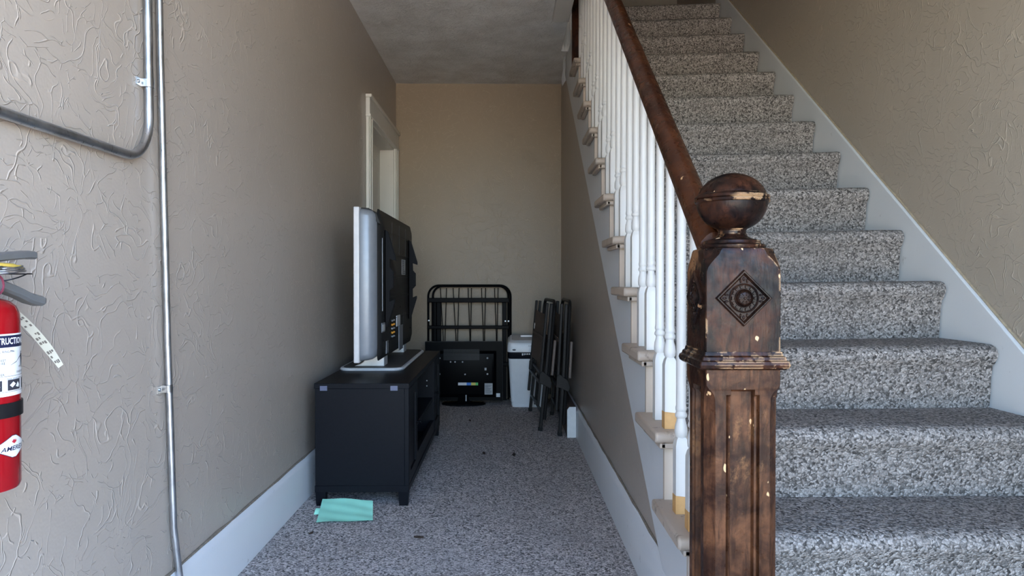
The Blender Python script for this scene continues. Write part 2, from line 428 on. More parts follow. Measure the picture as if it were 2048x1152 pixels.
kn = MB().lathe([(.022, 0), (.022, .008), (.010, .012), (.010, .035), (.026, .045), (.028, .058), (.018, .070), (.0, .072)], (XL-.100, DY0+.07, .96), 16, 'x').build('door_knob', 'bright_steel', d1)

# ================================================================== staircase
RISE, RUN = .190, .2513
lev = lambda k: H+RISE*k
nose = lambda k: 2.354+RUN*k
SAG = lambda k: max(.012, .022+.003*k)
XT0, XT1, XCAR = .390, 1.457, .492
def drop(x, k, wood=False):
    s_ = SAG(k)
    if wood: return .010+(s_-.010)*(XT1-x)/(XT1-XT0)
    return max(0, (s_-.009))*(XT1-x)/(XT1-XT0)
st = thing('staircase', 'carpeted straight staircase with beige treads and white stringers', 'staircase', (.95, 1.35, 0))
for k in range(-4, 11):
    x0 = XT0 if k > -4 else .522
    zt = lev(k); y0 = nose(k)+.006; y1 = nose(k+1)+.058 if k < 10 else 6.2
    def shear(m):
        m.v = [(x, y, z-drop(x, k, True)) for x, y, z in m.v]; return m
    if k <= 7:
        m = MB().prism([(y0, zt-.015), (y0+.002, zt-.007), (y0+.007, zt-.002), (y0+.015, zt), (y1, zt), (y1, zt-.03), (y0+.015, zt-.03), (y0+.007, zt-.028), (y0+.002, zt-.023)], 'x', x0, 1.461)
        trd = shear(m).build('tread', 'tread_beige', st, bevel=.006)
        m = MB().box(max(x0+.016, .4), 1.461, y0+.012, y0+.030, zt-.046, zt-.030)
        if k > -4: m.box(x0+.014, .4216, y0+.012, y1-.06, zt-.046, zt-.030)
        shear(m).build('cove_moulding', 'tread_beige', trd, bevel=.004)
    xr0 = .4218 if k > -4 else .522
    if k > -4:
        shear(MB().box(xr0, 1.461, nose(k)+.046, nose(k)+.060, zt-RISE-.004, zt-.0305)).build('riser', 'riser_beige', st)
    # carpet for this step: up the riser, round the nose, back over the tread
    ydeep = nose(k+1)+.036 if k < 10 else 6.16
    prof = [(.034, -RISE-.002), (.031, -.15), (.027, -.10), (.020, -.066), (.008, -.052), (.000, -.038), (-.003, -.026), (.001, -.014), (.012, -.005), (.030, -.001), (.06, .0), (.13, .0), (ydeep-nose(k)+.006, -.001)]
    th = .011; inner = []
    for i, (a, b) in enumerate(prof):
        p0 = prof[max(i-1, 0)]; p1 = prof[min(i+1, len(prof)-1)]
        tx, tz = p1[0]-p0[0], p1[1]-p0[1]; L = math.hypot(tx, tz); inner.append((a+tz/L*th, b-tx/L*th))
    ring2 = prof+inner[::-1]
    xa = XCAR if k > -4 else .524
    xa = xa if k < 8 else .475
    NX = 28; rings = []
    for i in range(NX+1):
        x = xa+(XT1-xa)*i/NX
        rg = []
        for j, (a, b) in enumerate(ring2):
            w = mnoise.noise((x*3.1, (nose(k)+a)*5, b*7+k*3.3))*.005
            wf = .0 if j in (0, len(ring2)-1) else 1.0
            e = min(1, min(i, NX-i)/2.0)
            rg.append((x, nose(k)+a+w*wf*.8+(1-e)*.003, zt+b-drop(x, k)+w*wf*.6*e))
        rings.append(rg)
    arc = [0.0]
    for (a0, b0), (a1, b1) in zip(prof[:-1], prof[1:]): arc.append(arc[-1]+math.hypot(a1-a0, b1-b0))
    arcs = arc+arc[::-1]
    mb = MB().loft(rings); mb.multi = True
    o = mb.build('carpet_step', 'carpet_stair', st, angle=60)
    set_cuv(o, [(rg[j][0], arcs[j]+k*.437, 0) for rg in rings for j in range(len(ring2))])
# outer stringer, cut under the treads
poly = [(1.475, .002), (1.475, lev(-3)-SAG(-3)-RISE-.032)]
for k in range(-3, 8):
    zz = lev(k)-SAG(k)-.0315
    poly += [(nose(k)+.0605, poly[-1][1]), (nose(k)+.0605, zz)]
poly += [(4.50, poly[-1][1]), (4.50, 2.5), (dtop, 2.505)]
poly += [(2.0, SL(2.0)), (1.86, SL(1.86)), (1.86, .002)]
MB().prism(poly, 'x', .4222, XU-.0006).build('stringer', 'stringer_white', st)
# wall skirt on the right with its sloping top edge
sk = lambda d: -.782+.756*d
MB().prism([(1.035, .001), (5.0, .001), (5.0, sk(5.0)), (1.09, sk(1.09))], 'x', 1.4625, XR-.0005).build('skirt_board', 'skirt_white', st, bevel=.003)
MB().tube([(XR-.004, 1.1+.1*i, sk(1.1+.1*i)+.003+random.uniform(-.002, .002)) for i in range(39)], .004, 6).build('caulk_line', 'caulk_tan', st)
MB().prism([(nose(10)+.06, 2.51), (6.17, 2.51), (6.17, lev(10)-.02), (nose(10)+.06, lev(10)-.02)], 'x', .475, 1.461).build('landing_floor', 'tread_beige', st)

# ------------------------------------------------------------------ railing
rl = thing('stair_railing', 'white turned balusters under a dark varnished handrail', 'railing', (.415, 1.60, lev(-3)-SAG(-3)))
RB = lambda d: 1.004+.756*(d-1.473)           # underside of the handrail
def handrail():
    # profile: (x offset, vertical offset) with rounded crown and a ridge, from underside
    pr = [(-.020, .0), (.020, .0), (.022, .010), (.029, .018), (.030, .034), (.026, .046), (.016, .056), (.008, .061), (0, .063), (-.008, .061), (-.016, .056), (-.026, .046), (-.030, .034), (-.029, .018), (-.022, .010)]
    rings = []
    for d in (1.425, 2.0, 2.8, 3.6, 4.253):
        rings.append([(.416+a, d, RB(d)+b*1.12) for a, b in pr])
    return MB().loft(rings).build('handrail', 'rail_wood', rl, angle=28)
handrail()
def baluster_mesh(length):
    h = .0165; m = MB()
    m.loft([[(-h, -h, z), (h, -h, z), (h, h, z), (-h, h, z)] for z in (0, .170)]+[[(-q, -q, z), (q, -q, z), (q, q, z), (-q, q, z)] for q, z in ((.0135, .183), (.010, .190))])
    m.lathe([(.009, .184), (.0105, .188), (.0155, .196), (.0165, .206), (.0150, .220), (.0115, .232), (.0110, .238), (.0150, .242), (.0155, .247), (.0130, .252), (.0120, .255), (.0140, .259), (.0142, .264), (.0128, .270), (.0125, .40), (.0118, length*.8), (.0110, length)], n=14)
    me = bpy.data.meshes.new('baluster'); me.from_pydata(m.v, [], m.f)
    bm = bmesh.new(); bm.from_mesh(me); bmesh.ops.recalc_face_normals(bm, faces=bm.faces); bm.to_mesh(me); bm.free()
    me.polygons.foreach_set('use_smooth', [True]*len(me.polygons)); me.set_sharp_from_angle(angle=R(40)); me.materials.append(M['baluster_white'])
    return me
offs = (.067, .1925)
bmesh2 = []
for of in offs:
    L = RB(nose(2)+of)-(lev(2)-SAG(2))+.010
    bmesh2.append(baluster_mesh(L))
for k in range(-3, 8):
    for j, of in enumerate(offs):
        o = link('baluster', bmesh2[j], rl)
        zt = lev(k)-drop(.441, k, True)+.0005
        o.location = Vector((.4405, nose(k)+of, zt))-ORG[rl]
        if (k, j) in ((-3, 1), (-2, 0), (-3, 0)):
            hh = .046; q = .0172; m = MB()
            m.loft([[(-q, -q, 0), (q, -q, 0), (q, q, 0), (-q, q, 0)], [(-q, -q, hh), (q, -q, hh-.004), (q, q, hh+.003), (-q, q, hh-.002)]])
            ft = m.build('bare_foot', 'bare_wood', None); ft.parent = o; ft['label'] = 'unpainted orange wood foot'
# dark upper post where the flight passes the ceiling
up = thing('upper_post', 'dark brown narrow stair post rising past the ceiling edge', 'post', (.412, 4.27, lev(7)-.04))
MB().box(.393, .431, 4.255, 4.293, lev(7)-.039, 3.42).build('shaft', 'dark_post_wood', up, bevel=.003)
MB().box(.388, .436, 4.250, 4.298, 3.42, 3.44).box(.393, .431, 4.255, 4.293, 3.44, 3.46).build('cap', 'dark_post_wood', up, bevel=.003)

# ------------------------------------------------------------------ newel post
NX_, NY_ = .4430, 1.400
nw = thing('newel_post', 'carved dark wooden newel post with ball finial and rosettes', 'newel post', (NX_, NY_, 0))
def ring_cut(hf, c, z):
    pts = [(-hf+c, -hf), (hf-c, -hf), (hf, -hf+c), (hf, hf-c), (hf-c, hf), (-hf+c, hf), (-hf, hf-c), (-hf, -hf+c)]
    return [(NX_+a, NY_+b, z) for a, b in pts]
MB().loft([ring_cut(h_, c_, z_) for h_, c_, z_ in ((.070, .0015, .806), (.070, .0015, .958), (.0695, .004, .966), (.0690, .010, .975), (.0685, .017, .983), (.068, .023, .990), (.0675, .026, .997), (.066, .028, 1.0015), (.062, .028, 1.0030))]).build('block', 'newel_wood', nw, angle=30)
blk = nw.children[0]
MB().loft([ring_cut(h_, .0015, z_) for z_, h_ in ((.7745, .066), (.7745, .078), (.778, .0825), (.784, .0842), (.790, .0825), (.7925, .079), (.794, .0785), (.798, .0775), (.801, .074), (.8035, .0735), (.8075, .0725), (.8075, .066))]).build('collar', 'newel_wood', nw, angle=30)
# shaft with stopped chamfers and a sunk fluted panel on every face
def shaft_ring(z, hf, ch, gc, gb):
    face = [(-hf+ch, 0), (-.0315, 0), (-.0300, .008*gb), (-.0262, .0035*gb), (-.0225, .0045*gb), (-.0200, .014*gc), (.0200, .014*gc), (.0225, .0045*gb), (.0262, .0035*gb), (.0300, .008*gb), (.0315, 0), (hf-ch, 0)]
    out = []
    for r_ in range(4):
        a = r_*math.pi/2; ca, sa = math.cos(a), math.sin(a)
        for t_, dp in face:
            x, y = t_, -hf+dp
            out.append((NX_+x*ca-y*sa, NY_+x*sa+y*ca, z))
    return out
rings = [shaft_ring(*a) for a in ((.0, .070, .0015, 0, 0), (.20, .070, .0015, 0, 0), (.205, .070, .004, 0, 0), (.225, .069, .015, 0, 0), (.245, .0685, .0175, 0, 0), (.2460, .0685, .0175, 1, 1),
        (.690, .0685, .0175, 1, 1), (.7200, .0685, .0165, 1, 1), (.7235, .0687, .0155, 1, .85), (.7260, .0688, .0145, 1, .3), (.7270, .0688, .0140, 1, 0), (.7315, .0690, .0115, 1, 0), (.7350, .0692, .0085, .8, 0), (.7365, .0694, .0065, .3, 0), (.7370, .0695, .006, 0, 0), (.745, .0700, .0018, 0, 0), (.7750, .0700, .0015, 0, 0))]
MB().loft(rings).build('shaft', 'newel_shaft_wood', nw, angle=30)
# finial: turned base, neck, ball and beaded band
nk = MB().lathe([(.0, 1.002), (.062, 1.002), (.0635, 1.005), (.0635, 1.009), (.061, 1.011), (.0555, 1.0125), (.0545, 1.015), (.054, 1.018), (.047, 1.0205), (.040, 1.022), (.031, 1.026), (.0265, 1.032), (.0265, 1.038), (.029, 1.042), (.0, 1.043)], (NX_, NY_, 0), 40).build('finial_base', 'newel_wood', nw, angle=30)
zc, ra, rb = 1.0935, .0675, .0575
bl = MB().lathe([(max(.0, ra*math.cos(a)), zc+rb*math.sin(a)) for a in [math.pi*(-.5+i/24) for i in range(25)]], (NX_, NY_, 0), 40).build('ball_finial', 'newel_wood', nw, angle=50)
bd = [(.064, zc-.004)]
for zo in (0.0, .0075):
    bd += [(.0675, zc+zo-.002), (.0705, zc+zo-.0005), (.0715, zc+zo+.002), (.0705, zc+zo+.0045), (.0685, zc+zo+.0055)]
bd += [(.0640, zc+.017)]
MB().lathe(bd, (NX_, NY_, 0), 40).build('ball_band', 'newel_wood', bl, angle=40)
# rosettes: diamond frame, toothed ring, petalled button
def rosette(face):
    def T(a, b, dpt):                       # a across, b up, dpt out of the face
        d_ = .0700+dpt; z_ = .908+b
        return {'f': (NX_+a, NY_-d_, z_), 'l': (NX_-d_, NY_-a, z_), 'r': (NX_+d_, NY_+a, z_), 'b': (NX_-a, NY_+d_, z_)}[face]
    sq = lambda q, dpt: [T(q, 0, dpt), T(0, q, dpt), T(-q, 0, dpt), T(0, -q, dpt)]
    m = MB().loft([sq(.0530, -.001), sq(.0530, .003), sq(.0505, .0062), sq(.0475, .0062), sq(.0460, .0030), sq(.0440, .0045), sq(.0425, .0018), sq(.030, .0018)])
    rs = m.build('rosette', 'carved_wood', blk, angle=25)
    cir = lambda r, dpt, n=32: [T(r*math.cos(2*math.pi*i/n), r*math.sin(2*math.pi*i/n), dpt) for i in range(n)]
    m = MB().loft([cir(.0275, .001), cir(.0275, .0050), cir(.0262, .0062), cir(.0248, .0050), cir(.0244, .0020), cir(.0175, .0020), cir(.0170, .0050), cir(.0160, .0058), cir(.0150, .0040), cir(.0145, .0030), cir(.0138, .0055), cir(.0110, .0085), cir(.006, .0095), cir(.003, .0095)])
    for i in range(14):                     # teeth in the ring
        a = 2*math.pi*i/14
        P = lambda r, b_, dpt: T(r*math.cos(a+b_), r*math.sin(a+b_), dpt)
        m.loft([[P(.0183, -.12, .0018), P(.0238, -.15, .0018), P(.0238, .15, .0018), P(.0183, .12, .0018)], [P(.0190, -.09, .0047), P(.0230, -.12, .0047), P(.0230, .12, .0047), P(.0190, .09, .0047)]])
    for i in range(8):                      # petals
        a = 2*math.pi*i/8+.39
        P = lambda r, b_, dpt: T(r*math.cos(a+b_), r*math.sin(a+b_), dpt)
        m.loft([[P(.0045, -.25, .0085), P(.0115, -.30, .0070), P(.0115, .30, .0070), P(.0045, .25, .0085)], [P(.0055, -.12, .0110), P(.0105, -.20, .0098), P(.0105, .20, .0098), P(.0055, .12, .0110)]])
    m.lathe([(0, 0)]*2, (0, 0, 0), 3) if False else None
    m.loft([cir(.0030, .009, 10), cir(.0026, .0118, 10), cir(.0012, .0126, 10)])
    for (a0, b0) in ((0, .036), (0, -.036), (.036, 0), (-.036, 0)):   # leaf sprigs in the corners
        L = math.hypot(a0, b0); ux, uy = a0/L, b0/L
        for s_, w_ in ((-.006, .0022), (0, .0028), (.006, .0022)):
            cx, cy = a0-uy*s_-ux*abs(s_)*.6, b0+ux*s_-uy*abs(s_)*.6
            E = lambda sc, dpt: [T(cx+(ux*math.cos(q)*.0045-uy*math.sin(q)*w_)*sc, cy+(uy*math.cos(q)*.0045+ux*math.sin(q)*w_)*sc, dpt) for q in [i*math.pi/4 for i in range(8)]]
            m.loft([E(1, .0016), E(.8, .0038), E(.3, .0048)])
    m.build('rosette_carving', 'carved_wood', rs, angle=30)
for fc in 'flrb': rosette(fc)

# ================================================================== conduits on the left wall
CX = XL+.0135; cr = .0095
c1 = thing('electrical_conduit', 'galvanized straight vertical conduit running down the left wall', 'conduit', (CX, 1.88, 0))
MB().tube([(CX, 1.775, ZC-.001), (CX, 1.78, 2.0), (CX, 1.795, 1.5), (CX, 1.825, .8), (CX, 1.855, .30), (CX+.012, 1.866, .15), (CX+.012, 1.872, .001)], cr*.88, 14).build('pipe', 'galvanized', c1)
c2 = thing('electrical_conduit', 'galvanized conduit bending from vertical to horizontal above the fire extinguisher', 'conduit', (CX, 1.735, 1.23))
pz, py, br = 1.228, 1.738, .105
pts = [(CX, 1.722, ZC-.001), (CX, 1.728, 1.9), (CX, py, pz+br)]
for i in range(1, 9):
    a = math.pi/2*i/8; pts.append((CX, py-br+br*math.cos(a), pz+br-br*math.sin(a)))
pts += [(CX, 1.3, pz), (CX, .8, pz), (CX, YF+.02, pz)]
MB().tube(pts, .0104, 14).build('pipe', 'galvanized', c2)
def strap(root, y, z, r_, side):
    m = MB(); w = .009
    path = []
    for i in range(13):
        a = -math.pi/2+math.pi*i/12 if True else 0
        path.append((CX+(r_+.0012)*math.cos(a), y-side*(r_+.0012)*math.sin(a)*-1))
    tail = [(XL+.0015, y-side*(r_+.002)), (XL+.0015, y-side*(r_+.024))]
    outl = [(XL+.0015, y+side*(r_+.002))]+[(CX+(r_+.0012)*math.cos(math.pi/2-math.pi*i/12), y+side*(r_+.0012)*math.sin(math.pi/2-math.pi*i/12)) for i in range(13)]+tail
    for a_, b_ in zip(outl[:-1], outl[1:]):
        dx, dy = b_[0]-a_[0], b_[1]-a_[1]; L = math.hypot(dx, dy) or 1; nx, ny = -dy/L*.0012, dx/L*.0012
        m.loft([[(a_[0]-nx, a_[1]-ny, z-w), (a_[0]+nx, a_[1]+ny, z-w), (a_[0]+nx, a_[1]+ny, z+w), (a_[0]-nx, a_[1]-ny, z+w)], [(b_[0]-nx, b_[1]-ny, z-w), (b_[0]+nx, b_[1]+ny, z-w), (b_[0]+nx, b_[1]+ny, z+w), (b_[0]-nx, b_[1]-ny, z+w)]])
    s_ = m.build('strap', 'bright_steel', root)
    MB().lathe([(.0045, 0), (.0045, .002), (.003, .0035), (0, .004)], (XL+.0025, y-side*(r_+.014), z), 10, 'x').build('screw', 'galvanized', s_)
strap(c2, 1.7345, 1.415, .0104, 1)
strap(c1, 1.829, .6655, cr*.88, -1)
strap(c1, 1.829, .6655, cr*.88, 1)

# ================================================================== fire extinguisher
EX, EY, ER = -.807, 1.098, .0545
fe = thing('fire_extinguisher', 'red fire extinguisher with grey levers mounted on the left wall', 'fire extinguisher', (EX, EY, .622))
MB().lathe([(0, .628), (.040, .627), (.048, .624), (.052, .622), (.0545, .628), (.0545, .880), (.0535, .890), (.049, .901), (.040, .909), (.026, .914), (.018, .916), (.018, .922), (0, .922)], (EX, EY, 0), 48).build('cylinder', 'ext_red', fe, angle=40)
cyl = fe.children[0]
def cp(ang, z, dr=.0004): return (EX+(ER+dr)*math.cos(ang), EY+(ER+dr)*math.sin(ang), z)
def patch(a0, a1, zlo, zhi, dr, n=40):
    m = MB(); vs_ = []; fs_ = []
    for i in range(n+1):
        a = a0+(a1-a0)*i/n; t_ = i/n
        vs_ += [cp(a, zlo(t_) if callable(zlo) else zlo, dr), cp(a, zhi(t_) if callable(zhi) else zhi, dr)]
    fs_ = [(2*i, 2*i+2, 2*i+3, 2*i+1) for i in range(n)]
    return m.add(vs_, fs_)
lb = patch(R(-95), R(62), .7655, .8600, .0004).build('instruction_label', 'ext_white', cyl, sheet=True)
patch(R(-95), R(62), .8395, .8575, .0007).build('header_band', 'ext_navy', cyl, sheet=True)
def on_cyl(ac, zc_, dr=.001): return lambda x, y: cp(ac+x/(ER+dr), zc_+y, dr)
text_mb('INSTRUCTIONS', .0098, lambda x, y: cp(R(-8.5)+x/ER, .8485+y*1.40, .001), 0, .0002).build('header_text', 'ext_white', cyl, sheet=True, smooth=False)
small = MB()
for txt, s_, ac, z_ in (('1  PULL RING PIN', .0050, -20, .8330), ('2  START BACK 8 FEET', .0052, -42, .8200), ('AIM AT BASE OF FIRE', .0052, -42, .8155), ('3  SQUEEZE LEVER', .0052, -40, .7985), ('SWEEP SIDE TO SIDE', .0044, 26, .8005), ('OPERATE', .0040, 20, .8085), ('TRASH  WOOD  PAPER', .0032, 2, .7912)):
    t_ = text_mb(txt, s_, on_cyl(R(ac), z_)); small.add(t_.v, t_.f)
small.build('small_text', 'print_dark', cyl, sheet=True, smooth=False)
mk_ = MB()
def dpoly(pts_, ac, z_): return MB().add([cp(R(ac)+x/ER, z_+y, .0010) for x, y in pts_], [tuple(range(len(pts_)))])
for pts_ in ([(-.002, .010), (.0, .0125), (.002, .010), (.0, .008)], [(-.003, .008), (.003, .008), (.0035, -.001), (-.0025, -.001)], [(-.0025, -.001), (0, -.001), (-.002, -.010), (-.004, -.010)], [(.0005, -.001), (.0035, -.001), (.004, -.010), (.002, -.010)], [(-.003, .006), (-.003, .0045), (-.016, -.004), (-.016, -.003)], [(-.016, -.003), (-.016, -.004), (-.028, -.008), (-.028, -.0075)]):
    q = dpoly(pts_, 22, .820); mk_.add(q.v, q.f)
for z_, a0, a1 in ((.7955, -90, 60), (.7760-.004, -90, 60)):
    q = patch(R(a0), R(a1), z_, z_+.0005, .0009); mk_.add(q.v, q.f)
for a0 in (-50, -13, 23):
    q = patch(R(a0), R(a0+28), .7740, .7900, .0009, 8); mk_.add(q.v, q.f)
mk_.build('pictograms', 'print_dark', cyl, sheet=True, smooth=False)
mk_ = MB()
for a0 in (-50, -13, 23):
    for pts_ in ([(-.006, .0), (-.002, .005), (.001, .001), (-.003, -.004)], [(.001, -.003), (.004, .004), (.006, -.001), (.005, -.005)]):
        q = MB().add([cp(R(a0+14)+x*1.7/ER, .7820+y, .0013) for x, y in pts_], [(0, 1, 2, 3)]); mk_.add(q.v, q.f)
mk_.build('pictogram_cutouts', 'ext_white', cyl, sheet=True, smooth=False)['kind'] = 'stuff'
q = dpoly([(-.006, -.004), (.006, -.004), (.004, .001), (.003, .006), (.001, .002), (-.001, .009), (-.003, .002), (-.006, .004)], -36, .8100)
q.build('flame_pictogram', 'ext_mark_red', cyl, sheet=True, smooth=False)
# black strap, diamond badge
MB().lathe([(.0545, .733), (.0570, .733), (.0573, .735), (.0573, .753), (.0570, .755), (.0545, .755)], (EX, EY, 0), 48).box(EX-.067, EX-.045, EY-.012, EY+.012, .728, .760).build('strap_band', 'ext_black', fe, angle=40)
ac = R(-1)
dz = lambda hh, sgn: (lambda t_: .688+sgn*max(.0012, min(1, (1-abs(2*t_-1))*1.12))*hh)
patch(ac-R(39), ac+R(39), dz(.0172, -1), dz(.0172, 1), .0004).build('badge_outline', 'ext_navy', cyl, sheet=True)
patch(ac-R(37.5), ac+R(37.5), dz(.0162, -1), dz(.0162, 1), .0007).build('badge', 'ext_white', cyl, sheet=True)
text_mb('AMEREX', .0122, lambda x, y: cp(ac+x*1.0/ER, .6850+y*.80, .0011), .25, .00015).build('badge_text', 'ext_navy', cyl, sheet=True, smooth=False)
fl = MB()
for a_ in (-50, -25, 0, 25, 50):
    ca, sa = math.sin(R(a_)), math.cos(R(a_))
    P = lambda l_, w_: cp(ac+(ca*l_+sa*w_)/ER, .6925+sa*l_-ca*w_, .0011)
    fl.add([P(0, -.0004), P(.004, -.0012), P(.0075, 0), P(.004, .0012), P(0, .0004)], [(0, 1, 2, 3, 4)])
fl.build('badge_flame', 'ext_mark_red', cyl, sheet=True, smooth=False)
# valve, gauge, levers, pin and seal
vz = MB().lathe([(.0175, .920), (.0175, .930), (.013, .932), (.013, .952), (.0155, .954), (.0155, .962), (.010, .964), (.010, .972), (0, .972)], (EX, EY, 0), 20).build('valve', 'ext_lever', fe)
gx, gy, gz = EX+.028, EY-.012, .934
MB().lathe([(.010, -.016), (.010, -.004), (.0165, -.003), (.0175, .0), (.0175, .009), (.016, .011), (.0145, .0105), (.0145, .0085), (0, .0085)], (gx, gy, gz), 24, 'x').build('gauge', 'ext_collar', fe)
MB().lathe([(.0142, .0086), (0, .0090)], (gx, gy, gz), 20, 'x').build('gauge_face', 'ext_lever', fe.children[-1])
def lever(name, pts_, wid, th, mat):
    rings = []
    for i, (x, y, z) in enumerate(pts_):
        f = .62 if i in (0, len(pts_)-1) else 1.0
        w_ = wid*f; t2 = th*f
        rings.append([(x-w_/2, y, z-t2*.3), (x-w_*.3, y, z-t2/2), (x+w_*.3, y, z-t2/2), (x+w_/2, y, z-t2*.3), (x+w_/2, y, z+t2*.3), (x+w_*.3, y, z+t2/2), (x-w_*.3, y, z+t2/2), (x-w_/2, y, z+t2*.3)])
    return MB().loft(rings).build(name, mat, fe, angle=30)
lever('squeeze_lever', [(EX+.004, EY-.020, .972), (EX+.005, EY+.0, .9735), (EX+.007, EY+.05, .9795), (EX+.010, EY+.092, .9835), (EX+.0105, EY+.106, .983), (EX+.011, EY+.112, .981)], .024, .0135, 'ext_lever')
lever('carry_handle', [(EX+.006, EY+.006, .9365), (EX+.008, EY+.03, .934), (EX+.012, EY+.065, .9225), (EX+.015, EY+.090, .912), (EX+.018, EY+.113, .9065), (EX+.019, EY+.122, .9070)], .026, .017, 'ext_lever')
ringp = MB()
for q, (dz_, rr) in enumerate(((0, .026), (.0035, .024), (.007, .0215))):
    ringp.tube([(EX+.022+rr*.75*math.cos(a), EY+.036+rr*1.15*math.sin(a), .9545+dz_+.003*math.sin(a)) for a in [2*math.pi*i/24 for i in range(24)]], .0014, 6, True)
ringp.tube([(EX-.02, EY+.012, .958), (EX+.03, EY+.020, .957)], .0020, 8)
ringp.build('pull_ring', 'bright_steel', fe)
MB().tube([(EX+.022+.026*math.cos(a), EY+.042+.032*math.sin(a), .9515-.012*max(0, -math.sin(a))) for a in [2*math.pi*i/24 for i in range(24)]], .0011, 6, True).build('seal_loop', 'ext_black', fe)
MB().loft([[(EX+.018, EY+.000, .9655), (EX+.032, EY+.000, .9635), (EX+.032, EY+.052, .9610), (EX+.026, EY+.068, .9600), (EX+.020, EY+.052, .9640)], [(EX+.018, EY+.000, .9695), (EX+.032, EY+.000, .9675), (EX+.032, EY+.052, .9650), (EX+.026, EY+.068, .9610), (EX+.020, EY+.052, .9680)]]).build('seal_tag', 'ext_yellow', fe)
# hanging paper inspection tag
def tagp(u, v, off=0.0):
    y = EY+.005+.176*u; z = .912-.012*u-.112*u**1.6+off+.006*(v-.5)
    return (EX+.010+.004*u+.013*(v-.5)*(1-.5*max(0, u-.8)/.2), y+.004*(v-.5), z)
tg = MB().grid(24, 2, tagp).build('inspection_tag', 'tag_paper', fe, sheet=True)
tp = MB()
for i in range(15):
    u0 = .20+i*.052
    if i in (7, 11): continue
    for v0, v1 in ((.14, .36), (.44, .60), (.66, .86)):
        if random.random() < .2: continue
        ub = u0+random.uniform(.018, .034)
        tp.add([tagp(u0, v0, -.0008), tagp(ub, v0, -.0008), tagp(ub, v1, -.0008), tagp(u0, v1, -.0008)], [(0, 1, 2, 3)])
tp.build('printing', 'tag_print', tg, sheet=True, smooth=False)['kind'] = 'stuff'

# ================================================================== TV bench
BX0, BX1, BY0, BY1, BZ = -.800, -.404, 2.98, 4.38, .513
tb = thing('tv_bench', 'black wood grain TV bench against the left wall', 'TV bench', ((BX0+BX1)/2, (BY0+BY1)/2, 0))
MB().box(BX0, BX1, BY0, BY1, BZ-.022, BZ).build('top', 'cabinet_black', tb, bevel=.0015)
for y0, y1 in ((BY0+.002, BY0+.022), (BY1-.022, BY1-.002)):
    MB().box(BX0+.004, BX1-.020, y0, y1, .085, BZ-.022).build('side_panel', 'cabinet_black', tb, bevel=.001)
    MB().box(BX1-.0195, BX1-.002, y0, y0+.02, .085, BZ-.022).build('edge_strip', 'cabinet_black', tb, bevel=.0008)
MB().box(BX0+.002, BX1-.002, BY0+.001, BY1-.001, .058, .085).build('base_frame', 'cabinet_black', tb, bevel=.001)
for x0 in (BX0+.004, BX1-.046):
    for y0 in (BY0+.003, BY1-.045):
        MB().loft([[(x0+i_, y0+i_, z_), (x0+.042-i_, y0+i_, z_), (x0+.042-i_, y0+.042-i_, z_), (x0+i_, y0+.042-i_, z_)] for z_, i_ in ((0, .003), (.058, 0))]).build('foot', 'cabinet_black', tb, bevel=.001)
MB().box(BX0+.004, BX0+.010, BY0+.022, BY1-.022, .085, BZ-.022).build('back_panel', 'cabinet_black', tb)
for y0 in (3.275, 4.055):
    MB().box(BX0+.010, BX1-.004, y0, y0+.020, .085, BZ-.022).build('divider', 'cabinet_black', tb, bevel=.001)
    for z_ in (.36, .385):
        pass
dv = [c for c in tb.children if c.name.startswith('divider')]
for z_ in (.345, .375):
    MB().lathe([(.0035, 0), (.0035, .0015), (0, .002)], (BX1-.045, 4.0555-.002, z_), 8, 'y').build('shelf_peg_hole', 'sticker_grey', dv[1])
MB().box(BX0+.010, BX1-.012, 3.295, 4.055, .262, .280).build('shelf', 'cabinet_black', tb, bevel=.001)
MB().box(BX1-.026, BX1-.006, 3.295, 4.055, .085, .150).build('drawer_front', 'cabinet_black', tb, bevel=.001)
for y0, y1 in ((BY0+.023, 3.274), (4.076, BY1-.023)):
    fz0, fz1 = .088, BZ-.025; s_ = .045
    dr = MB().box(BX1-.018, BX1-.002, y0, y0+s_, fz0, fz1).box(BX1-.018, BX1-.002, y1-s_, y1, fz0, fz1).box(BX1-.018, BX1-.002, y0+s_, y1-s_, fz0, fz0+s_).box(BX1-.018, BX1-.002, y0+s_, y1-s_, fz1-s_, fz1).build('door', 'cabinet_black', tb, bevel=.001)
    MB().box(BX1-.016, BX1-.010, y0+s_, y1-s_, fz0+s_, fz1-s_).build('door_panel', 'cabinet_black', dr)
    yk = y1-.022 if y0 < 3.5 else y0+.022
    MB().lathe([(.005, 0), (.005, .010), (.010, .014), (.010, .020), (0, .022)], (BX1-.002, yk, .30), 12, 'x').build('knob', 'bracket_black', dr)
for x0, w_ in ((-.775, .030), (-.482, .030)):
    MB().box(x0, x0+w_, BY0-.0008, BY0+.003, BZ-.030, BZ-.010).build('tape', 'tape_blue', tb)

# ================================================================== big television on the bench
TX0, TX1, TY0, TY1, TZ0, TZ1 = -.693, -.577, 3.250, 4.466, .566, 1.278
tv = thing('television', 'large silver edged flat television standing on the black bench, back showing', 'television', (-.64, (TY0+TY1)/2, BZ))
bz_ = MB().box(TX0, TX0+.027, TY0, TY1, TZ0, TZ1).build('bezel', 'tv_bezel', tv, bevel=.005, seg=3)
MB().box(TX0-.001, TX0, TY0+.04, TY1-.04, TZ0+.055, TZ1-.04).build('screen', 'gloss_black', tv)
def tv_ring(x, i, iz=None):
    iz = i if iz is None else iz
    pts_ = []; r_ = .03
    for (cy, cz, a0) in ((TY0+i+r_, TZ0+iz+r_, 180), (TY1-i-r_, TZ0+iz+r_, 270), (TY1-i-r_, TZ1-iz-r_, 0), (TY0+i+r_, TZ1-iz-r_, 90)):
        for s_ in range(5):
            a = R(a0+90*s_/4); pts_.append((x, cy+r_*math.cos(a), cz+r_*math.sin(a)))
    return pts_
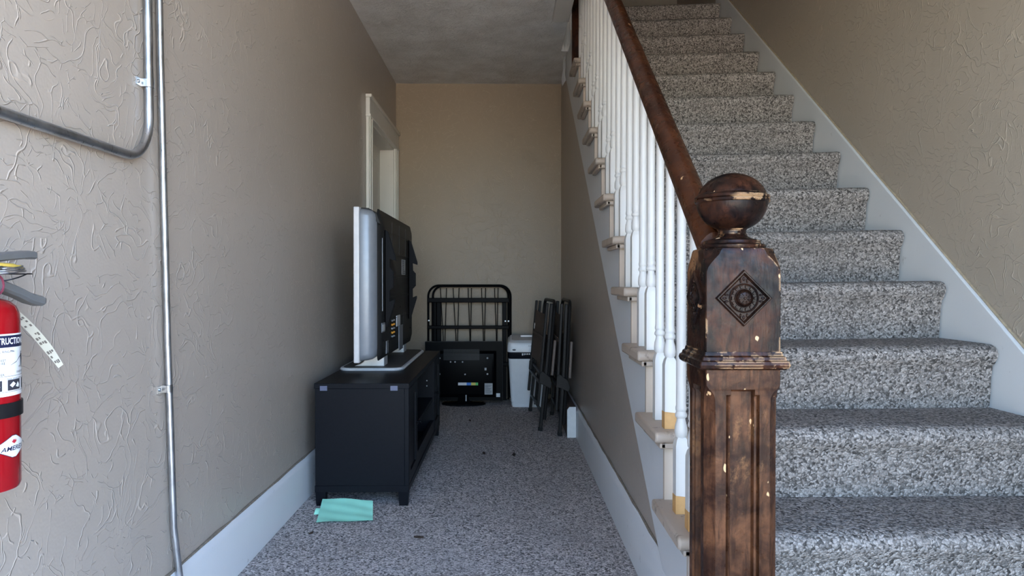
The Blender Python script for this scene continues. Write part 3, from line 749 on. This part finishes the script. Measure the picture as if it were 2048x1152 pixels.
MB().loft([tv_ring(TX0+.0265, .006, .004), tv_ring(TX0+.030, .010, .006), tv_ring(TX0+.060, .012, .010), tv_ring(TX0+.078, .018, .014), tv_ring(TX0+.092, .034, .024), tv_ring(TX0+.103, .070, .045)]).build('shell', 'tv_silver', tv, angle=50)
bk = MB().loft([tv_ring(TX0+.0975, .054, .002), tv_ring(TX0+.106, .060, .008), tv_ring(TX1-.004, .072, .030), tv_ring(TX1, .080, .040)]).build('back_cover', 'tv_back', tv, angle=30)
MB().prism([(TX0+.0265, TZ1-.006), (TX0+.0265, TZ1-.0005), (TX0+.060, TZ1-.002), (TX0+.098, TZ1-.026), (TX0+.1155, TZ1-.075), (TX0+.110, TZ1-.075)], 'y', TY0+.045, TY1-.10).build('top_cover', 'tv_back', tv, bevel=.002)
rb_ = MB()
for z_ in (.745, .86, .965, 1.075, 1.175): rb_.box(TX1-.001, TX1+.0022, TY0+.21, TY1-.12, z_, z_+.005)
for y_ in (3.62, 3.86, 4.10): rb_.box(TX1-.001, TX1+.002, y_, y_+.005, 1.075, 1.235)
rb_.build('ribs', 'tv_back_rib', bk)
vt = MB()
for i in range(9): vt.box(TX1-.001, TX1+.0015, 3.50, 4.16, .878+i*.009, .8815+i*.009)
for i in range(4): vt.box(TX1-.001, TX1+.0015, 3.56, 3.80, .79+i*.009, .7935+i*.009)
vt.build('vent_louvres', 'tv_back_rib', bk)
MB().box(TX1-.001, TX1+.0025, 3.335, 3.342, .80, 1.14).build('edge_groove', 'tv_silver', bk)
MB().box(TX1, TX1+.0008, 3.96, 4.10, .975, 1.060).build('rating_sticker', 'sticker_grey', bk)
q = MB()
for i in range(7): q.box(TX1+.0008, TX1+.0011, 3.97, 4.03+random.uniform(.0, .05), .983+i*.011, .987+i*.011)
q.build('sticker_print', 'print_dark', bk.children[-1])
cn = MB().box(TX1-.001, TX1+.0015, 3.56, 3.72, .645, .755).build('connector_panel', 'tv_black', tv)
for i in range(5):
    for j in range(2):
        MB().lathe([(.0055, 0), (.0055, .006), (.003, .006), (.003, .009), (0, .009)], (TX1+.0015, 3.60+j*.055, .66+i*.020), 10, 'x').build('jack', 'sticker_orange' if i % 2 else 'bright_steel', cn)
MB().box(TX1-.001, TX1+.004, 3.76, 3.88, .700, .758).build('port_cover', 'stand_silver', tv, bevel=.002)
MB().box(TX1-.001, TX1+.004, 3.84, 3.98, .566, .700).build('cable_cover', 'tv_silver', tv, bevel=.002)
MB().box(TX1-.001, TX1+.0015, 4.02, 4.12, .69, .765).build('power_inlet', 'tv_back_rib', tv, bevel=.001)
ps = MB().box(TX1-.001, TX1+.003, 3.315, 3.40, .700, .745).build('power_switch', 'tv_silver', tv, bevel=.002)
MB().box(TX1+.003, TX1+.005, 3.328, 3.388, .707, .738).build('switch_pad', 'sticker_grey', ps, bevel=.001)
MB().box(TX1-.001, TX1+.002, 3.44, 3.50, .590, .650).build('speaker_grille', 'tv_silver', tv)
for (y_, z_) in ((3.36, .66), (3.36, .60), (3.52, .64), (3.90, .80), (3.70, .81), (4.30, .66)):
    MB().lathe([(.006, 0), (.006, .002), (0, .0025)], (TX1, y_, z_), 8, 'x').build('screw', 'bracket_black', tv)
# wall-mount rails left on the back
for y_ in (3.405, 4.235):
    e = TX1
    pr = [(e, .716), (e+.012, .722), (e+.046, .838), (e+.046, .852), (e+.022, .842), (e+.022, .893), (e+.040, .912), (e+.040, .985), (e+.024, 1.003), (e+.022, 1.046), (e+.050, 1.036), (e+.050, 1.052), (e+.014, 1.172), (e+.006, 1.182), (e, 1.182)]
    r_ = MB().prism(pr, 'y', y_, y_+.004).prism([(a, b) for a, b in pr], 'y', y_+.028, y_+.032).box(e, e+.004, y_, y_+.032, .716, 1.182).build('mount_rail', 'bracket_black', tv)
    for z_ in (.76, .95, 1.12):
        MB().lathe([(.006, 0), (.006, .003), (0, .004)], (e+.004, y_+.016, z_), 8, 'x').build('bolt', 'bright_steel', r_)
# stand
def rr(x0, x1, y0, y1, r_, z_):
    out = []
    for cx, cy, a0 in ((x0+r_, y0+r_, 180), (x1-r_, y0+r_, 270), (x1-r_, y1-r_, 0), (x0+r_, y1-r_, 90)):
        for s_ in range(6):
            a = R(a0+90*s_/5); out.append((cx+r_*math.cos(a), cy+r_*math.sin(a), z_))
    return out
sb = MB().loft([rr(-.797, -.492, 3.392, 4.33, .06, BZ+.0005), rr(-.800, -.489, 3.389, 4.333, .063, BZ+.006), rr(-.795, -.494, 3.394, 4.328, .06, BZ+.013)]).build('stand_base', 'stand_silver', tv)
MB().loft([rr(-.783, -.504, 3.412, 4.318, .05, BZ+.0125), rr(-.785, -.506, 3.414, 4.314, .05, BZ+.0150)]).build('stand_base_top', 'stand_top', sb)
for y_ in (3.465, 4.13):
    prf = [(-.735, BZ+.0145), (-.590, BZ+.0145), (-.590, .640), (-.602, .636), (-.612, .622), (-.660, .602), (-.672, .596), (-.682, .572), (-.690, .550), (-.705, .538)]
    MB().prism(prf, 'y', y_, y_+.10).build('stand_neck', 'stand_silver', tv, bevel=.003)

# ================================================================== small television on the floor
sy = 5.400
s2 = thing('television', 'black flat television standing on the carpet before the bed frame, back showing', 'television', (-.32, sy+.05, 0))
X0, X1, Z0, Z1 = -.614, -.023, .032, .482
MB().box(X0, X1, sy+.012, sy+.050, Z0, Z1).build('frame', 'tv_rim', s2, bevel=.006, seg=3)
MB().box(X0+.004, X1-.004, sy+.010, sy+.0125, Z0+.004, Z1-.004).build('frame_back', 'tv_black', s2)
MB().box(X0+.02, X1-.02, sy+.050, sy+.052, Z0+.02, Z1-.02).build('screen', 'gloss_black', s2)
cv = MB().loft([[(X0+a, sy+.0105-d_, Z0+b), (X1-a, sy+.0105-d_, Z0+b), (X1-a, sy+.0105-d_, Z1-c_), (X0+a, sy+.0105-d_, Z1-c_)] for a, b, c_, d_ in ((.05, .028, .07, 0), (.07, .05, .09, .030), (.085, .06, .11, .034))]).build('back_cover', 'tv_black', s2)
fy = sy+.0105-.034
def sticker(x0, x1, z0, z1, mat, yy=None, nm='sticker'):
    yy = fy if yy is None else yy
    return MB().box(x0, x1, yy-.0012, yy, z0, z1).build(nm, mat, cv)
def px(x): return (x-1012)/1430*5.37
def pzz(y): return .94-(y-562)/1430*5.37
sticker(px(976), px(982), pzz(743), pzz(732), 'sticker_orange', sy-.012)
sticker(px(976), px(982), pzz(752), pzz(745), 'sticker_white', sy-.012)
sticker(px(969), px(973), pzz(741), pzz(736), 'sticker_grey')
lbx = sticker(px(969), px(985), pzz(789.5), pzz(767), 'sticker_grey', nm='rating_label')
q = MB()
for i in range(9): q.box(px(970), px(976)+random.uniform(.0, .03), fy-.0017, fy-.0012, pzz(787-i*2), pzz(787-i*2)+.0022)
q.build('label_print', 'print_dark', lbx)
sticker(px(989), px(1000), pzz(796), pzz(788.5), 'sticker_white', sy+.0105)
for a, b, mt in ((916, 933, 'sticker_white'), (933, 942, 'sticker_blue'), (942, 951, 'sticker_yellow'), (951, 956, 'sticker_green')):
    sticker(px(a), px(b), pzz(771), pzz(765.5), mt, nm='energy_sticker')
q = MB()
for x in (901, 910, 925, 930): q.lathe([(.006, 0), (.006, .002), (0, .003)], (px(x), fy-.003, pzz(724 if x < 926 else 749)), 8, 'y')
for (x_, z_) in ((-.50, .36), (-.50, .24), (-.14, .36), (-.14, .24)): q.lathe([(.007, 0), (.007, .002), (0, .003)], (x_, fy-.003, z_), 8, 'y')
q.build('screws', 'sticker_grey', cv)
q = MB()
for i in range(14): q.box(-.47, -.20, fy-.001, fy, .345+i*.006, .348+i*.006)
q.build('vent_slots', 'tv_rim', cv)
sd = MB().lathe([(0, .0005), (1, .0005), (1.0, .008), (.93, .014), (.4, .018), (0, .019)], (0, 0, 0), 40)
sd.v = [(-.322+x*.168, sy+.050+y*.105, z) for x, y, z in sd.v]
sd.build('stand_base', 'gloss_black', s2)
MB().loft([[(-.375, sy+.01, .012), (-.270, sy+.01, .012), (-.270, sy+.06, .012), (-.375, sy+.06, .012)], [(-.362, sy-.010, .05), (-.282, sy-.010, .05), (-.282, sy+.03, .05), (-.362, sy+.03, .05)], [(-.362, sy-.018, .11), (-.282, sy-.018, .11), (-.282, sy+.012, .11), (-.362, sy+.012, .11)]]).build('stand_neck', 'tv_black', s2, bevel=.004)
MB().box(-.305, -.297, sy-.0190, sy-.0165, .035, .085).build('neck_mark', 'sticker_grey', s2)

# ================================================================== folded metal bed frame
by = 5.60
bf = thing('folded_bed_frame', 'black metal folding bed frame standing folded against the back wall', 'bed frame', (-.30, by+.03, 0))
def hoop(x0, x1, ztop, r_, y_, z0=.012):
    p = [(x0, y_, z0), (x0, y_, .5)]
    for i in range(9):
        a = math.pi-math.pi/2*i/8; p.append((x0+r_+r_*math.cos(a), y_, ztop-r_+r_*math.sin(a)))
    for i in range(9):
        a = math.pi/2-math.pi/2*i/8; p.append((x1-r_+r_*math.cos(a), y_, ztop-r_+r_*math.sin(a)))
    return p+[(x1, y_, .5), (x1, y_, z0)]
MB().tube(hoop(-.616, .036, .905, .085, by+.075), .0085, 10).build('outer_hoop', 'bed_black', bf)
MB().tube(hoop(-.572, .018, .900, .075, by+.010), .0085, 10).build('inner_hoop', 'bed_black', bf)
for z0, z1 in ((.772, .808), (.565, .592), (.275, .305)):
    MB().box(-.612, .024, by-.014, by+.004, z0, z1).build('cross_bar', 'bed_black', bf, bevel=.004)
for x0, x1, y_ in ((-.585, -.548, by+.022), (-.548, -.512, by+.038), (-.030, .004, by+.030)):
    MB().box(x0, x1, y_, y_+.022, .0, .775).build('side_rail', 'bed_black', bf, bevel=.004)
xs = (880.5, 893, 906, 918, 936, 943, 963, 971, 989, 996)
for i, x in enumerate(xs):
    xw = (x-1012)/1430*5.62
    lean = (.018 if i % 2 == 0 else -.010)*(1.2 if i < 4 else .8)
    MB().tube([(xw, by+.030, .885), (xw+lean, by+.032, .50), (xw+lean*1.6, by+.034, .02)], .0034, 6).build('rod', 'bed_black', bf)
for x_, z_ in ((-.605, .63), (-.005, .625), (.020, .625)):
    MB().lathe([(.007, 0), (.007, -.004), (0, -.006)], (x_, by-.0, z_), 8, 'y').build('bolt', 'bright_steel', bf)

# ================================================================== white bin-shaped appliance
wb = thing('paper_shredder', 'white plastic bin-shaped appliance with a black band, beside the folded chairs', 'appliance', (.18, 5.43, 0))
def bin_ring(x0, x1, y0, y1, z_, r_=.03):
    return [(a, b, z_) for a, b, c_ in rr(x0, x1, y0, y1, r_, 0)]
MB().loft([bin_ring(.046, .306, 5.315, 5.53, .001), bin_ring(.040, .310, 5.312, 5.535, .012), bin_ring(.040, .310, 5.312, 5.535, .036), bin_ring(.036, .312, 5.310, 5.535, .040), bin_ring(.018, .328, 5.300, 5.55, .362)]).build('bin', 'bin_white', wb, angle=30)
MB().loft([bin_ring(.020, .326, 5.299, 5.55, .362), bin_ring(.018, .328, 5.296, 5.552, .367), bin_ring(.016, .330, 5.294, 5.552, .407), bin_ring(.018, .326, 5.297, 5.55, .412)]).build('band', 'bin_black', wb, angle=30)
hdn = MB().loft([bin_ring(.014, .330, 5.293, 5.555, .411), bin_ring(.010, .334, 5.290, 5.556, .416), bin_ring(.010, .334, 5.290, 5.556, .462), [(x, y, z+(y-5.29)*.10) for x, y, z in bin_ring(.016, .328, 5.296, 5.552, .480)], [(x, y, z+(y-5.29)*.14) for x, y, z in bin_ring(.034, .312, 5.315, 5.54, .492, .04)]]).build('head', 'bin_white', wb, angle=30)
MB().loft([[(x, y, z+(y-5.29)*.14) for x, y, z in bin_ring(.042, .304, 5.322, 5.532, .4915, .035)], [(x, y, z+(y-5.29)*.14) for x, y, z in bin_ring(.044, .302, 5.324, 5.530, .4945, .035)]]).build('top_panel', 'bin_grey', hdn)
MB().box(.110, .235, 5.44, 5.48, .512, .528).build('feed_slot_cover', 'bin_white', hdn, bevel=.004)
q = MB().lathe([(.011, 0), (.009, -.003), (0, -.004)], (0, 0, 0), 16, 'y'); q.v = [(.060+x*1.3, 5.2905+y, .430+z*.55) for x, y, z in q.v]
q.build('badge', 'ext_navy', hdn)
for i in range(7): MB().box(.118+i*.013, .126+i*.013, 5.2925, 5.296, .388+.006*math.sin(math.pi*i/6), .404).build('button', 'bin_white', wb)
q = MB()
for i in range(6): q.box(.165+i*.014, .175+i*.014, 5.289, 5.2905, .455, .463)
q.build('head_print', 'bin_grey', hdn)

# ================================================================== folded sling chairs
def folding_chair(label, loc, rz, lean, width=.68):
    c = thing('folding_chair', label, 'chair', loc, (0, lean, rz), 'folded sling chairs leaning at the right wall', local=True)
    Wd = width; rd = .011
    for a in (0.0, Wd):
        l_ = MB().tube([(0, a, .004), (.004, a, .40), (0, a, .800)], rd, sq=(.024, .020)).build('leg', 'chair_metal', c, bevel=.004)
        MB().box(-.013, .013, a-.013, a+.013, .0, .022).build('rubber_foot', 'rubber', l_, bevel=.003)
        MB().tube([(-.026, a+(.020 if a == 0 else -.020), .150), (-.026, a+(.020 if a == 0 else -.020), .800)], rd, sq=(.022, .018)).build('back_post', 'chair_metal', c, bevel=.004)
        s_ = 1 if a == 0 else -1
        MB().box(.034, .052, a-.012, a+.014, .350, .575).build('armrest', 'chair_arm', c, bevel=.006)
        MB().prism([(-.036, .300), (.040, .270), (.046, .300), (.030, .340), (-.020, .375), (-.036, .360)], 'y', a-s_*.016-.003, a-s_*.016+.003).build('hinge_plate', 'chair_metal', c, bevel=.002)
        MB().lathe([(.007, -.004), (.007, .004)], (.0, a-s_*.016, .575), 10, 'y').build('pivot', 'chair_metal', c)
    hp = [(.028, .06, .060), (.028, .06, .700)]
    for i in range(7):
        an = math.pi-math.pi/2*i/6; hp.append((.028, .06+.07+.07*math.cos(an), .745+.07*math.sin(an)))
    for i in range(7):
        an = math.pi/2-math.pi/2*i/6; hp.append((.028, Wd-.06-.07+.07*math.cos(an), .745+.07*math.sin(an)))
    hp += [(.028, Wd-.06, .700), (.028, Wd-.06, .060)]
    MB().tube(hp, .011, 10).build('rear_leg_hoop', 'chair_metal', c)
    def sl(x_, z0, z1, bow):
        m = MB(); n = 10
        for th in (0,):
            def f(u, v, off):
                sag = bow*math.sin(math.pi*u)
                top = -.012*math.sin(math.pi*u)*(1 if v > .99 else 0)
                return (x_+sag+off, .020+(Wd-.04)*u, z0+(z1-z0)*v+top)
            m.grid(n, 8, lambda u, v: f(u, v, 0)); m.grid(n, 8, lambda u, v: f(u, v, .003))
        return m
    sl(-.030, .395, .735, .012).build('back_sling', 'chair_sling', c, sheet=True)
    sl(.010, .30, .60, -.010).build('seat_sling', 'chair_sling', c, sheet=True)
    MB().box(-.036, -.030, .020, Wd-.02, .565, .585).build('sling_seam', 'chair_sling', c, bevel=.001)
    for z_, x_ in ((.115, 0), (.295, -.026), (.345, -.012)):
        MB().tube([(x_, .005, z_), (x_, Wd-.005, z_)], .0095, 8).build('cross_tube', 'chair_metal', c)
    MB().box(-.0335, -.0315, Wd-.10, Wd-.055, .60, .64).build('care_tag', 'sticker_white', c)
    return c
folding_chair('brown sling folding chair leaning beside the white appliance', (.214, 4.475, .002), R(3.4), R(5.2))
folding_chair('brown sling folding chair squeezed between the other chair and the wall', (.325, 4.325, .002), R(.3), R(2.9))

# ================================================================== boxed trim at the right wall
t2 = struct(MB().prism([(.366, .001), (XU-.021, .001), (XU-.021, .186), (.380, .186), (.366, .168)], 'y', 4.27, 4.276).build('trim_2', 'plinth_white', bevel=.001), 'white end of the boxed trim at the right wall')
MB().prism([(.368, .001), (XU-.021, .001), (XU-.021, .184), (.381, .184), (.368, .167)], 'y', 4.276, 5.69).build('boxing', 'plinth_brown', t2)

# ================================================================== peeling trim near the ceiling
def peel(u, v):
    y = 4.97+.03*math.sin(v*3)+.02*u; z = 2.335+.170*v
    w_ = .016*(1-v)**.6+.006
    return (.417-.020*math.sin(math.pi*v)*0-u*w_-.006*abs(math.sin(v*5)), y+.035*u*u, z-.03*u*(1-v))
pl = MB().grid(4, 10, peel)
o2 = MB(); o2.grid(4, 10, lambda u, v: peel(u, v)); o2.grid(4, 10, lambda u, v: tuple(Vector(peel(u, v))+Vector((0, .004, 0))))
tag(o2.build('peeling_strip', 'trim_white', sheet=True), 'peeling white strip of paint hanging at the ceiling corner under the stairs', 'paint strip')

# ================================================================== paper and litter on the floor
def paper(u, v):
    # u across, v away from camera
    x = -.735+.215*u-.028*v; y = 2.765+.022*u*(1-v)+.205*v-.03*u*v
    z = .006+.003*math.sin(math.pi*u)*(.4+.6*v)+.030*v**1.6+.0012*math.sin(9*u+4*v)+.001*math.sin(17*v+6*u)
    
    return (x, y, z)
pp = MB().grid(24, 18, paper); gp = MB(); gp.grid(24, 18, paper); gp.grid(24, 18, lambda u, v: tuple(Vector(paper(u, v))+Vector((0, 0, -.0006))))
gpo = gp.build('green_paper', 'paper_green', sheet=True)
tag(gpo, 'crumpled mint green sheet of paper on the carpet before the bench', 'paper')
def fold(u, v):
    x = -.768+.060*u; y = 2.855+.070*v+.01*u
    z = .003+.018*math.sin(math.pi*v*.9+.2)*(1-.4*u)
    return (x, y, z)
MB().grid(8, 10, fold).build('folded_corner', 'paper_green', gpo, sheet=True)
def scrap(lbl, x, y, s_, mat='leaf_dark', nm='leaf_scrap', cat='debris'):
    m = MB(); a = random.uniform(0, 6.28); ca, sa = math.cos(a), math.sin(a)
    pts_ = [(-1, 0), (-.4, .35), (.3, .28), (1, .05), (.4, -.3), (-.3, -.38)]
    top = [(x+s_*(p*ca-q_*sa), y+s_*(p*sa+q_*ca), .0035+.004*abs(p)) for p, q_ in pts_]
    bot = [(a_, b_, .0005) for a_, b_, c_ in top]
    o = m.loft([bot, top]).build(nm, mat, smooth=False)
    return tag(o, lbl, cat, 'scraps of litter on the carpet')
def fl_(x, y):
    d = .94*1430/(y-562); return (x-1012)/1430*d, d
for x, y, s_, lb_ in ((968, 908, .022, 'dark leaf scrap lying mid carpet, right of the bench'), (1028, 911, .026, 'thin dark leaf scrap lying nearest the under-stair wall'), (837, 1077, .018, 'small dark leaf scrap on the carpet in front of the green paper'), (622, 1068, .012, 'tiny dark crumb on the carpet left of the green paper'), (940, 842, .020, 'dark scrap on the carpet before the small television stand')):
    a, b = fl_(x, y); scrap(lb_, a, b, s_)
a, b = fl_(997, 813); scrap('shiny foil scrap on the carpet under the small television corner', a, b, .018, 'bright_steel', 'foil_scrap')
a, b = fl_(1013, 800); scrap('shiny foil scrap on the carpet against the white appliance', a-.012, b, .012, 'bright_steel', 'foil_scrap')
